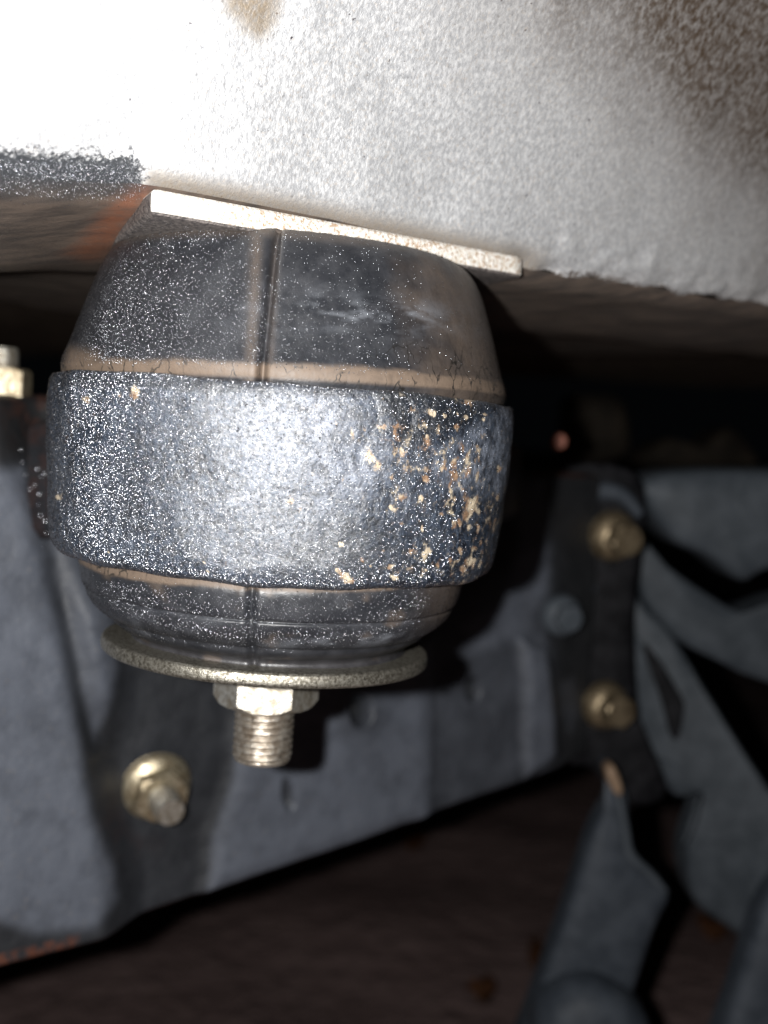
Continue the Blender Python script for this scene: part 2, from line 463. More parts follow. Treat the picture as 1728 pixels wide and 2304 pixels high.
# welded plate between sill and rubber
def box_poly(name, top, thick, mat, parent, bev=0.0008, maskf=None, zs=None, cuts=1):
    """plate with outline `top` (x,y) and top height from zs, given thickness, rounded edges"""
    bm = bmesh.new()
    up = [bm.verts.new((x, y, z)) for (x, y), z in zip(top, zs)]
    dn = [bm.verts.new((x, y, z - thick)) for (x, y), z in zip(top, zs)]
    bm.faces.new(up); bm.faces.new(list(reversed(dn)))
    n = len(top)
    for i in range(n):
        k = (i + 1) % n
        bm.faces.new((up[k], up[i], dn[i], dn[k]))
    bmesh.ops.recalc_face_normals(bm, faces=bm.faces)
    if bev: bmesh.ops.bevel(bm, geom=list(bm.edges), offset=bev, segments=3, profile=0.6, affect='EDGES')
    bmesh.ops.triangulate(bm, faces=[f for f in bm.faces if len(f.verts) > 4])
    if cuts > 1:
        bmesh.ops.subdivide_edges(bm, edges=list(bm.edges), cuts=cuts, use_grid_fill=True)
    bm.normal_update()
    V = [v.co.copy() for v in bm.verts]; N = [v.normal.copy() for v in bm.verts]
    Fc = [[v.index for v in f.verts] for f in bm.faces]
    bm.verts.index_update()
    Fc = [[v.index for v in f.verts] for f in bm.faces]
    at = {'mask': maskf(V, N)} if maskf else None
    o = mesh_obj(name, V, Fc, mat, parent, attrs=at, auto=35)
    bm.free()
    return o
pl = [on_sill(335, 420), on_sill(1186, 578)]
a0 = pl[0] + NO * 0.0012; a1 = pl[1] + NO * 0.0012
bk = Vector((-0.40, 0.9165, 0)) * 0.060
rc = 0.004
corner = [a1 - U * rc, a1 - U * rc * .3 + Vector((-NO.x, -NO.y, 0)) * rc * .3, a1 - NO * rc]
top = [a0, *corner, a1 + bk, a0 + bk]
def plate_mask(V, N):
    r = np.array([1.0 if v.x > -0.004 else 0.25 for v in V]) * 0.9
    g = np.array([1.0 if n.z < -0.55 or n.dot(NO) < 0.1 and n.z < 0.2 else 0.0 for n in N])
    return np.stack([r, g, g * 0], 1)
zt = [p.z - 0.0003 for p in (a0, *corner)] + [a1.z, a0.z]
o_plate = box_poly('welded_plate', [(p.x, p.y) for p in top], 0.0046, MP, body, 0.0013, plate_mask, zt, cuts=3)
# rusty weld bead along the plate's left end and the bright fillet behind it
def tube(name, pts, rad, mat, parent, seg=10, wob=0.0, closed_ends=True):
    pts = [Vector(p) for p in pts]; V = []; Fc = []
    for i, p in enumerate(pts):
        t = (pts[min(i + 1, len(pts) - 1)] - pts[max(i - 1, 0)]).normalized()
        a = t.cross(Vector((0.13, 0.2, 0.97))).normalized(); b = t.cross(a)
        r = rad[i] if isinstance(rad, (list, tuple)) else rad
        for k in range(seg):
            an = 2 * math.pi * k / seg
            rr = r * (1 + wob * noise.noise(p * 900 + Vector((k, 0, 0))))
            V.append(p + a * math.cos(an) * rr + b * math.sin(an) * rr)
    for i in range(len(pts) - 1):
        for k in range(seg):
            k2 = (k + 1) % seg
            Fc.append((i * seg + k, (i + 1) * seg + k, (i + 1) * seg + k2, i * seg + k2))
    Fc.append(tuple(range(seg))); Fc.append(tuple(reversed(range((len(pts) - 1) * seg, len(pts) * seg))))
    return mesh_obj(name, V, Fc, mat, parent)
wp = [a0 + bk * (i / 22) + Vector((-0.0014, 0, -0.0008)) for i in range(4, 23)]
tube('weld_bead', wp, [0.0004 + 0.0007 * (i / 18) for i in range(19)], MRu, body, wob=0.4)

# ------------------------------------------------------------------ rubber mount
mount = empty('rubber_body_mount', (0, 0, -0.047))
tag(mount, 'black rubber cushion mount covered in water mist, clamped in the pitted steel ring', 'rubber mount')
def seam(depth, lip, z0=None):
    def f(r, z, T):
        s = (T + math.pi / 2) * r
        r = r - depth * np.exp(-(s / 0.00070) ** 2) + lip * np.exp(-((np.abs(s) - 0.0019) / 0.0008) ** 2)
        low = 0.00022 * np.sin(3 * T + 40 * z) + 0.00015 * np.sin(7 * T + 1)
        return r + low, z
    return f
UP = [(0.0440, 0.0040), (0.0468, 0.0062), (0.0482, 0.0078), (0.04885, 0.0098), (0.04865, 0.0118), (0.0476, 0.0146), (0.0467, 0.0172), (0.0452, 0.0220), (0.0437, 0.0264), (0.0419, 0.0312), (0.0402, 0.0345), (0.0382, 0.0367), (0.0355, 0.0379), (0.0310, 0.0383)]
V, Fc, T = lathe(UP, dense=(-math.pi / 2, 0.09, 46), mod=seam(0.0019, 0.00012), sub=6)
V = V @ LN.T
px, py = proj(V); z = V[:, 2]; x = V[:, 0]
nz = vnoise(V, 130, 1.0)
band = (1 - sstep(0.0112, 0.0124, z + 0.0006 * nz)) * sstep(0.0085, 0.0095, z)
right = sstep(860, 1060, px + (850 - py) * 0.10 + 60 * nz) * (0.9 + 0.25 * nz)
leftc = inside(px, py, [(130, 860), (150, 780), (215, 795), (260, 850)], 22)
seamd = (np.exp(-((px - (578 - (py - 530) * .05)) / 13) ** 2)) * 0.55 + (np.exp(-((px - (622 - (py - 530) * .05)) / 10) ** 2)) * 0.3
topd = sstep(0.0345, 0.0372, z) * 0.35
d = np.clip(np.maximum.reduce([band * 0.85, right * 0.40, leftc * 0.8, seamd * 0.6, topd]), 0, 1)
g = blob(px, py, 860, 710, 150, 34, 4) * 0.8 + blob(px, py, 640, 700, 120, 60) * 0.2
b = np.maximum(band, sstep(0.019, 0.015, z) * sstep(700, 900, px))
o_up = mesh_obj('upper_cushion', V, Fc, MR, mount, attrs={'mask': np.stack([d, g, b], 1)})
LOW = [(0.0385, -0.0250), (0.0412, -0.0276), (0.0424, -0.0292), (0.0428, -0.0308), (0.0426, -0.0326), (0.0422, -0.0346), (0.0416, -0.0361), (0.0407, -0.0366), (0.0410, -0.0373), (0.0402, -0.0390), (0.0386, -0.0408), (0.0367, -0.0423), (0.0357, -0.0428), (0.0347, -0.0440), (0.0330, -0.0452), (0.0312, -0.0460), (0.0304, -0.0470), (0.0310, -0.0481)]
V, Fc, T = lathe(LOW, dense=(-math.pi / 2, 0.09, 40), mod=seam(0.0014, 0.0001), sub=5)
V = V @ LN.T
Fc = [tuple(reversed(f)) for f in Fc]
px, py = proj(V); z = V[:, 2]; nz = vnoise(V, 150, 5.0)
band = sstep(-0.0308, -0.0300, z + 0.0005 * nz)
right = sstep(900, 1060, px) * 0.5
d = np.clip(np.maximum.reduce([band * 0.8, right, (1 - sstep(-0.0452, -0.0440, z)) * 0.05, sstep(0.35, 0.6, nz) * .3]), 0, 1)
g = blob(px, py, 800, 1440, 180, 12, -4) * 0.9 + blob(px, py, 350, 1405, 120, 25) * .3
o_low = mesh_obj('lower_cushion', V, Fc, MR, mount, attrs={'mask': np.stack([d, g, band], 1)})

GK = [(0.0320, 0.0366), (0.0355, 0.0367), (0.0362, 0.0371), (0.0360, 0.0376), (0.0352, 0.0378), (0.0320, 0.0378)]
def gk(r, z, T):
    return r + 0.00016 * np.sin(70 * T + 500 * z), z + 0.00015 * np.sin(70 * T)
V, Fc, T = lathe(GK, sub=3, n=560, mod=gk)
V = V @ LN.T
mesh_obj('top_gasket', V, [tuple(reversed(f)) for f in Fc], m_plain('dusty_gasket', (0.05, 0.04, 0.034), (0.20, 0.165, 0.135), 0.8, 500, 0.0003), mount)

# ------------------------------------------------------------------ steel ring bracket of the frame
RING = [(0.0430, 0.0030), (0.0478, 0.0066), (0.0490, 0.0082), (0.0501, 0.0083), (0.0508, 0.0070), (0.0510, 0.0040), (0.0509, -0.0040), (0.0504, -0.0110), (0.0500, -0.0170), (0.0495, -0.0230), (0.0490, -0.0258), (0.0480, -0.0279), (0.0462, -0.0290), (0.0440, -0.0293), (0.0420, -0.0288), (0.0412, -0.0250)]
def ringmod(r, z, T):
    out = r.copy()
    x, y = r * np.cos(T), r * np.sin(T)
    fl = out.ravel(); X = x.ravel(); Y = y.ravel(); Z = z.ravel()
    for i in range(len(fl)):
        if Y[i] < 0.02:
            v = Vector((X[i], Y[i], Z[i]))
            fl[i] += 0.00024 * noise.noise(v * 110) + 0.00018 * noise.noise(v * 330) + 0.00012 * noise.noise(v * 900)
    r2 = fl.reshape(r.shape)
    # old weld: two raised ridges with creases beside them
    for th0, dpt in ((-1.17, 0.00035), (-1.02, 0.0005)):
        tt = th0 + 0.03 * np.sin(z * 420)
        r2 = r2 - dpt * np.exp(-((T - tt) / 0.010) ** 2) * np.exp(-((z - 0.000) / 0.010) ** 2)
    r2 = r2 + 0.0003 * np.exp(-((T + 1.09) / 0.06) ** 2) * np.exp(-((z + 0.001) / 0.009) ** 2)
    z2 = z + np.where(z > 0.006, 0.0002 * np.sin(5 * T) + 0.00012 * np.sin(13 * T + 2), 0) + np.where(z < -0.024, 0.0002 * np.sin(6 * T + 1) + 0.00015 * np.sin(17 * T), 0)
    return r2, z2
bracket = empty('mount_bracket', (0, 0.05, -0.0288))
tag(bracket, 'pitted black steel ring bracket with rust freckles holding the rubber mount', 'bracket')
V, Fc, T = lathe(RING, mod=ringmod, sub=6, n=520)
V = V @ LN.T
Fc = [tuple(reversed(f)) for f in Fc]
px, py = proj(V); nz = vnoise(V, 90, 9.0); nz2 = vnoise(V, 260, 2.0)
fr = V[:, 1] < 0.02
rust = 0.30 + 0.35 * sstep(640, 900, px) + 0.30 * blob(px, py, 850, 1060, 130, 120) + 0.3 * blob(px, py, 960, 980, 70, 80) + 0.7 * blob(px, py, 1065, 1140, 60, 110) + 0.7 * blob(px, py, 1000, 1270, 130, 40) \
    + 0.55 * blob(px, py, 180, 930, 60, 70) + 0.40 * blob(px, py, 290, 880, 50, 30) + 0.5 * blob(px, py, 650, 1130, 40, 40) + 0.95 * blob(px, py, 440, 1318, 18, 12) + 0.8 * blob(px, py, 775, 1300, 34, 12, 35) + 0.9 * blob(px, py, 1052, 898, 22, 12) \
    + 0.35 * blob(px, py, 280, 1150, 40, 60) + 0.4 * blob(px, py, 700, 900, 120, 50) + 0.3 * blob(px, py, 130, 1120, 14, 22)
rust = np.clip(rust * 0.95 + 0.12 * nz, 0, 0.98)
dabs = [(1020, 1040, 9), (1054, 1038, 8), (1085, 985, 10), (1062, 1140, 16), (1048, 1160, 10), (1055, 1187, 8), (1022, 1182, 7), (1058, 1262, 15), (1040, 1280, 9), (960, 1080, 14), (985, 1075, 9), (905, 1120, 12), (880, 1140, 9), (905, 1180, 9), (655, 1125, 11), (677, 1150, 8), (640, 1135, 7), (775, 1295, 12), (760, 1283, 10), (790, 1308, 8), (440, 1318, 14), (1052, 899, 14), (975, 930, 12), (890, 1010, 12), (835, 1030, 12), (888, 1300, 9), (300, 882, 14), (195, 900, 10), (132, 1118, 10)]
for _ in range(80):
    dabs.append((rnd.gauss(970, 105), rnd.uniform(930, 1290), rnd.uniform(2.5, 7)))
for _ in range(30):
    dabs.append((rnd.uniform(150, 800), rnd.uniform(890, 1290), rnd.uniform(2, 4)))
for (dx_, dy_, rr_) in dabs:
    if dx_ < 1130: rust = np.maximum(rust, 2.1 * blob(px, py, dx_, dy_, rr_ * 1.15, rr_ * rnd.uniform(0.8, 1.6), rnd.uniform(0, 90)))
pale_tone = 0.05 + 0.50 * blob(px, py, 610, 1000, 130, 230) + 0.50 * blob(px, py, 770, 990, 120, 130) + 0.6 * inside(px, py, [(970, 1010), (1090, 940), (1150, 930), (1160, 1120), (1000, 1110)], 22) + 0.5 * blob(px, py, 1140, 930, 22, 35) + 0.3 * blob(px, py, 250, 1240, 50, 40) \
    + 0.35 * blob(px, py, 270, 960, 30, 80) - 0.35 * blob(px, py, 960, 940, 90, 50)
pale_tone = np.clip(pale_tone + 0.30 * nz, 0, 1)  # pale patches; centre brightened to imitate the flash highlight
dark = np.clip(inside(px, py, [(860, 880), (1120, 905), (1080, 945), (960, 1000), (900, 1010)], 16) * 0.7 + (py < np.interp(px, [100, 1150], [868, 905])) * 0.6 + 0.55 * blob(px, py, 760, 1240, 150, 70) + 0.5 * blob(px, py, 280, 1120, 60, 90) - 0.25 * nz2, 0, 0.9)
o_ring = mesh_obj('ring_sleeve', V, Fc, MG, bracket, attrs={'mask': np.stack([rust, pale_tone, dark], 1)})

# ------------------------------------------------------------------ water beads (mist) on rubber and ring
def dens_up(px, py):
    d = 0.95 * (1 - sstep(560, 700, px)) + 0.40 * (1 - sstep(820, 960, px)) + 0.03
    d = d * (0.35 + 0.65 * sstep(560, 760, py))
    d = d * (1 - 0.8 * inside(px, py, [(130, 870), (150, 770), (215, 795), (260, 838), (1140, 870), (1150, 920)], 12)) * (1 - 0.85 * np.exp(-((px - 606) / 20) ** 2))
    return np.clip(d, 0, 1) * (1 - sstep(-6, 4, py - np.interp(px, [139, 338, 506, 727, 895, 1123], [824, 817, 822, 837, 851, 864])))
droplets(o_up, dens_up, 12000, 0.00004, 0.00015, mat=MD2)
def dens_low(px, py):
    return np.clip((0.95 - 0.35 * sstep(500, 1000, px)) * (1 - sstep(0, 40, py - (1440 - np.abs(px - 620) * 0.08))) * (0.1 + 0.9 * sstep(1340, 1352, py + np.abs(px - 600) * 0.10)), 0, 1)
droplets(o_low, dens_low, 7500, 0.00004, 0.00015, mat=MD2)
def dens_ring(px, py):
    d = 0.8 * (1 - sstep(640, 860, px)) + 0.5 * blob(px, py, 600, 1050, 200, 260) + 0.36
    d = d - 0.22 * sstep(900, 1050, px) + 0.25 * sstep(1200, 1300, py)
    return np.clip(d, 0.02, 1)
droplets(o_ring, dens_ring, 56000, 0.00004, 0.00017)
droplets(o_und, lambda x, y: (1 - sstep(420, 470, y)) * (1 - sstep(300, 335, x)), 1100, 0.00004, 0.00012, mat=MD2)
droplets(o_pan, lambda x, y: sstep(352, 375, y) * (1 - sstep(300, 325, x)) * (y < 420), 1500, 0.00004, 0.00014, mat=MD2)
droplets(o_plate, lambda x, y: (x < 345) * (y > 425) * (y < 560) * 1.0, 350, 0.00005, 0.00016)

# ------------------------------------------------------------------ washer, nut, stud
def place(o_list, loc, axis):
    pass
def hexnut(name, rad, h, mat, parent, mtx, rot=0.0, hole=None, cham=0.10):
    """hexagon with domed chamfer on the outer (+z) end"""
    V = []; Fc = []; seg = 72; rows = 9
    def rhex(a):
        k = (a - rot) % (math.pi / 3) - math.pi / 6
        return rad * math.cos(math.pi / 6) / math.cos(k)
    for i in range(rows + 1):
        zz = h * i / rows
        for k in range(seg):
            a = 2 * math.pi * k / seg + rot
            r = rhex(a)
            ztop = h - max(0, (r - rad * 0.885)) * 1.05
            V.append(Vector((r * math.cos(a), r * math.sin(a), min(zz, ztop))))
    rings = rows + 1
    for rr in (rad * 0.86, (hole or rad * 0.5)):
        for k in range(seg):
            a = 2 * math.pi * k / seg + rot
            V.append(Vector((rr * math.cos(a), rr * math.sin(a), h)))
        rings += 1
    for i in range(rings - 1):
        for k in range(seg):
            k2 = (k + 1) % seg
            Fc.append((i * seg + k, i * seg + k2, (i + 1) * seg + k2, (i + 1) * seg + k))
    V = [mtx @ v for v in V]
    return mesh_obj(name, V, Fc, mat, parent, auto=24)
def thread(name, r, depth, pitch, z0, z1, mat, parent, mtx, cap=True, seg=40, per=7):
    n = int((z1 - z0) / pitch * per); V = []; Fc = []
    for i in range(n + 1):
        zz = z0 + (z1 - z0) * i / n
        for k in range(seg):
            a = 2 * math.pi * k / seg
            ph = (zz / pitch - a / (2 * math.pi)) % 1.0
            tri = 1 - abs(2 * ph - 1)
            rr = r - depth * (1 - min(1, tri * 1.45))
            e = min(1, (z1 - zz) / (pitch * 0.9)); rr = min(rr, r - depth * 1.1 * (1 - e))
            V.append(mtx @ Vector((rr * math.cos(a), rr * math.sin(a), zz)))
    for i in range(n):
        for k in range(seg):
            k2 = (k + 1) % seg
            Fc.append((i * seg + k, i * seg + k2, (i + 1) * seg + k2, (i + 1) * seg + k))
    Fc.append(tuple(range(n * seg, (n + 1) * seg)))
    return mesh_obj(name, V, Fc, mat, parent, auto=50)
def disc(name, prof, mat, parent, mtx, n=96):
    V, Fc, T = lathe(prof, sub=3, n=n)
    return mesh_obj(name, [mtx @ Vector(v) for v in V], [tuple(reversed(f)) for f in Fc], mat, parent, auto=60)
def axis_m(loc, ax, spin=0.0):
    q = Vector(ax).normalized().to_track_quat('Z', 'Y')
    return Matrix.Translation(loc) @ q.to_matrix().to_4x4() @ Matrix.Rotation(spin, 4, 'Z')

tilt = LEAN @ Euler((math.radians(-0.8), math.radians(0.6), 0)).to_matrix().to_4x4()
w_o = disc('large_washer', [(0.0070, -0.0479), (0.030, -0.0479), (0.0352, -0.0478), (0.0362, -0.0480), (0.03655, -0.0486), (0.0366, -0.0500), (0.0362, -0.0506), (0.0352, -0.0509), (0.030, -0.0509), (0.0070, -0.0509)], MW, None, tilt, n=160)
tag(w_o, 'wide round zinc washer under the lower rubber cushion', 'washer')
nm = LEAN @ Matrix.Translation((0, 0, -0.0510)) @ Matrix.Rotation(math.pi, 4, 'X')
nt_o = hexnut('hex_nut', 0.01195, 0.0116, MN, None, nm, rot=math.radians(60 - 4), hole=0.0066)
tag(nt_o, 'big worn hexagon nut tightened against the wide washer', 'nut')
sm = LEAN @ Matrix.Translation((0, 0, -0.0505)) @ Matrix.Rotation(math.pi, 4, 'X')
st = thread('threaded_stud', 0.0068, 0.00055, 0.00150, 0.0, 0.0252, MT, None, sm, seg=72)
tag(st, 'threaded stud end hanging below the big hexagon nut', 'stud')

# ------------------------------------------------------------------ frame rail behind (paler grey zones, darker recess)
RP = CAM + Vector((-0.107, 0.31, 0))
def rail_ray(px, py, off=0.0):
    d = ray(px, py)
    t = (RP + NO * off - CAM).dot(NO) / d.dot(NO)
    return CAM + d * t
rail = empty('frame_rail', rail_ray(700, 1800))
tag(rail, 'blue grey steel frame rail running behind the rubber mount', 'frame rail')
BOT = [(-500, 2270), (0, 2135), (300, 2055), (464, 2000), (900, 1850), (1180, 1752), (1260, 1722), (1315, 1690)]
bot = [rail_ray(*p) for p in BOT]; bu = np.array([(p - RP).dot(U) for p in bot]); bz = np.array([p.z for p in bot])
TOPL = [(-500, 905), (0, 905), (150, 905), (1230, 1075)]
tp = [rail_ray(*p) for p in TOPL]; tu = np.array([(p - RP).dot(U) for p in tp]); tz = np.array([p.z for p in tp])
uu = np.linspace(bu[0], bu[-1], 400); vv = np.linspace(0, 1, 280)
V = []
for v in vv:
    for u in uu:
        zb = np.interp(u, bu, bz); zt_ = np.interp(u, tu, tz)
        p = RP + U * u
        V.append(Vector((p.x, p.y, zb + (zt_ - zb) * v)))
px, py = proj(V)
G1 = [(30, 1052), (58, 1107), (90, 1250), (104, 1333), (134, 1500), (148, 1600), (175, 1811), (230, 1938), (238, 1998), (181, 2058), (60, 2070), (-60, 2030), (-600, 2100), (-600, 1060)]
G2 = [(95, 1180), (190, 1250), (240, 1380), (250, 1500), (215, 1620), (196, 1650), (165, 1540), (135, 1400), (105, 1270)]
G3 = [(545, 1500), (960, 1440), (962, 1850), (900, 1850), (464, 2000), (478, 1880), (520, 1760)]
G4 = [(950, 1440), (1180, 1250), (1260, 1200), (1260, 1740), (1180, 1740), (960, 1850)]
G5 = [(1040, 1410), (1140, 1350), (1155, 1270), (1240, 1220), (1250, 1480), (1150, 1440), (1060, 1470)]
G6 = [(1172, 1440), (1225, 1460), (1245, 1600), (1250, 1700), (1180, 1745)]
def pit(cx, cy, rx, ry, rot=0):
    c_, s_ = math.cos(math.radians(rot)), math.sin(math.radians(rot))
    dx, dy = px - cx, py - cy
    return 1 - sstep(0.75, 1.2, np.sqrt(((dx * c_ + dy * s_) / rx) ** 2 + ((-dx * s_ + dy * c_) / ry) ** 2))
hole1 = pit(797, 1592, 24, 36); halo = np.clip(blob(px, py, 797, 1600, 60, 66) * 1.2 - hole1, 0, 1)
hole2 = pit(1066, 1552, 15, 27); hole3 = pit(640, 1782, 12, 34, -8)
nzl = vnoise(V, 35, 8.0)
dust_tone = inside(px, py, G1, 22) * 1.0 + inside(px, py, G2, 18) * 0.62 + inside(px, py, G3, 13) * 0.98 + inside(px, py, G4, 34) * 0.40 + inside(px, py, G5, 20) * 0.5 + inside(px, py, G6, 14) * 0.35  # paler grey zones over a near-black base
dust_tone = np.clip(dust_tone + 0.13, 0, 1.05)
dust_tone = dust_tone * (1 - 0.35 * np.exp(-((px - (130 + (py - 1400) * 0.14)) / 40) ** 2) * (py > 1250)) * (1 - 0.92 * np.clip(hole1 * 1.6, 0, 1)) * (1 - 0.55 * np.clip(halo, 0, 1)) * (1 - 0.85 * np.clip(hole2 * 1.6, 0, 1)) * (1 - 0.75 * hole3)  # holes and valley darkened: their shade is put into the colour
dust_tone *= 1 - 0.8 * blob(px, py, 1000, 1555, 10, 10)
dust_tone *= 1 - 0.80 * sstep(1218, 1250, px)
dust_tone += 0.45 * inside(px, py, [(1172, 1090), (1225, 1085), (1235, 1180), (1228, 1260), (1215, 1330), (1160, 1330)], 16) + 0.22 * inside(px, py, [(1262, 1540), (1290, 1520), (1300, 1600), (1285, 1650), (1266, 1620)], 10)
dust_tone *= 1 - 0.75 * np.clip(1.4 * (blob(px, py, 1268, 1388, 62, 66)), 0, 1)
dust_tone = np.where(py < 1050, dust_tone * sstep(1000, 1060, py), dust_tone)
dust_tone = np.clip(dust_tone * (1 + 0.25 * nzl), 0, 1.1)
rustm = np.clip(0.05 * blob(px, py, 240, 1830, 40, 60) + 0.03 * blob(px, py, 300, 1900, 70, 30) + 0.15 * blob(px, py, 60, 930, 60, 60) + 0.45 * (np.abs(py - np.interp(px, [-500, 0, 160], [2262, 2127, 2085])) < 16) * (px < 150), 0, 1)
rel = 0.010 * (inside(px, py, [(40, 1040), (160, 1240), (235, 1380), (245, 1560), (205, 1700), (260, 1950), (280, 2400), (-900, 2500), (-900, 700), (0, 700)], 70)) \
    - 0.004 * np.exp(-((px - np.interp(py, [1040, 1107, 1333, 1559, 1650], [40, 70, 122, 172, 190])) / 34) ** 2) * sstep(1040, 1120, py) * (1 - sstep(1600, 1700, py)) \
    + 0.003 * inside(px, py, G3, 34) + 0.003 * inside(px, py, G6, 14) + 0.0015 * np.clip(halo, 0, 1) - 0.010 * hole1 - 0.008 * hole2 - 0.003 * hole3
for i, v in enumerate(V):
    V[i] = v + NO * (float(rel[i]) + 0.0008 * float(nzl[i]))
nu2 = len(uu)
Fc = [(i * nu2 + j, i * nu2 + j + 1, (i + 1) * nu2 + j + 1, (i + 1) * nu2 + j) for i in range(len(vv) - 1) for j in range(nu2 - 1)]
# bottom flange turning back and top shelf
Vr = [Vector(v) for v in V]; nb = len(Vr)
for k, (off, dz) in enumerate(((0.0015, -0.0012), (0.004, -0.0018), (0.040, -0.0018))):
    for j in range(nu2): Vr.append(V[j] - NO * off + Vector((0, 0, dz)))
prev = 0
for k in range(3):
    cur = nb + k * nu2
    for j in range(nu2 - 1): Fc.append((cur + j, cur + j + 1, prev + j + 1, prev + j))
    prev = cur
topi = (len(vv) - 1) * nu2; nb2 = len(Vr)
for k, (off, dz) in enumerate(((0.002, 0.0012), (0.006, 0.002), (0.060, 0.0024))):
    for j in range(nu2): Vr.append(V[topi + j] - NO * off + Vector((0, 0, dz)))
prev = topi
for k in range(3):
    cur = nb2 + k * nu2
    for j in range(nu2 - 1): Fc.append((prev + j, prev + j + 1, cur + j + 1, cur + j))
    prev = cur
ex = np.zeros(6 * nu2)
mesh_obj('rail_web', Vr, Fc, MF, rail, attrs={'mask': np.stack([np.concatenate([dust_tone, ex + 0.08]), np.concatenate([rustm, ex + .3]), np.zeros(len(Vr))], 1)})

# two arms welded from the ring back to the rail
from mathutils.bvhtree import BVHTree
def arm(name, a, b, za, zb, wid, bend):
    """curved strap of rectangular section from a to b (x,y), heights za/zb=(top,bottom)"""
    V = []; Fc = []; n = 16
    a, b = Vector((*a, 0)), Vector((*b, 0)); dr = (b - a).normalized(); sd = Vector((-dr.y, dr.x, 0))
    for i in range(n + 1):
        t = i / n; c = a.lerp(b, t) + sd * bend * math.sin(math.pi * t)
        ht = za[0] + (zb[0] - za[0]) * t; hb = za[1] + (zb[1] - za[1]) * t
        r = 0.003
        for (s, z) in ((-1, hb + r), (-1, ht - r), (-.75, ht - r * .3), (-.3, ht), (.3, ht), (.75, ht - r * .3), (1, ht - r), (1, hb + r), (.7, hb), (-.7, hb)):
            V.append(c + sd * s * wid + Vector((0, 0, z)))
    m_ = 10
    for i in range(n):
        for k in range(m_):
            k2 = (k + 1) % m_
            Fc.append((i * m_ + k, i * m_ + k2, (i + 1) * m_ + k2, (i + 1) * m_ + k))
    Fc.append(tuple(range(m_))); Fc.append(tuple(reversed(range(n * m_, (n + 1) * m_))))
    dusty = np.full(len(V), 0.10)
    return mesh_obj(name, V, Fc, MF, bracket, attrs={'mask': np.stack([dusty, dusty * 1.0, dusty * 0], 1)}, auto=50)
e1 = rail_ray(95, 1200)
arm('bracket_arm', (-0.036, 0.024), (e1.x + 0.006, e1.y - 0.002), (0.004, -0.024), (0.000, -0.034), 0.010, -0.004)
e2 = rail_ray(1120, 1200)
arm('bracket_arm', (0.036, 0.030), (e2.x, e2.y), (0.004, -0.024), (-0.002, -0.03), 0.008, 0.0)
# blurred beads on the left arm
bp = []; bn = []
for (qx, qy) in ((48, 1012), (52, 1040), (60, 1068), (84, 1056), (92, 1072), (100, 1066), (76, 1092), (66, 1100), (88, 1112), (86, 1136), (90, 1160), (100, 1172), (104, 1200), (98, 1235)):
    dpt = 0.292 - (qx - 48) * 0.00008
    bp.append(P(qx, qy, dpt)); bn.append((0.35, -0.9, 0.25))

# ------------------------------------------------------------------ fasteners in the background
FG = 'yellow zinc flange nuts on the frame'
def flange_bolt(label, name, loc, ax, rf, rh, hh, rs, ls, mat, spin=0.0, thick=0.0022, cat='nut', dome=False):
    e = empty(name, loc)
    tag(e, label, cat, FG)
    m_ = axis_m(loc, ax, spin)
    disc('flange', [(0.0, 0.0), (rf * 0.96, 0.0), (rf, thick * 0.3), (rf * 0.985, thick * 0.8), (rf * 0.86, thick * 1.35), (rh * 0.8, thick * 1.9), (0, thick * 2.0)], mat, e, m_, n=64)
    hexnut('hexagon', rh, hh, mat, e, m_ @ Matrix.Translation((0, 0, thick * 0.8)), hole=max(rs, 0.0005) if not dome else rh * 0.02)
    if ls > 0:
        thread('threaded_end', rs, rs * 0.09, rs * 0.30, 0.0, ls, MN if mat is MB else mat, e, m_, seg=32)
    return e
flange_bolt('yellow zinc flange nut with stud end on the dark patch of the frame rail', 'flange_nut', rail_ray(350, 1768, 0.001), (0.46, -0.86, -0.20), 0.0108, 0.0088, 0.0064, 0.0046, 0.0165, MB, 0.3)
L2 = P(4, 905, 0.318)
flange_bolt('yellow zinc nut with upright stud at the left edge above the frame rail', 'flange_nut', L2, (0.0, 0.0, 1.0), 0.0090, 0.0082, 0.0085, 0.0045, 0.0155, MB, 0.5, thick=0.0012)
sh = empty('rail_shelf_dummy') if False else None

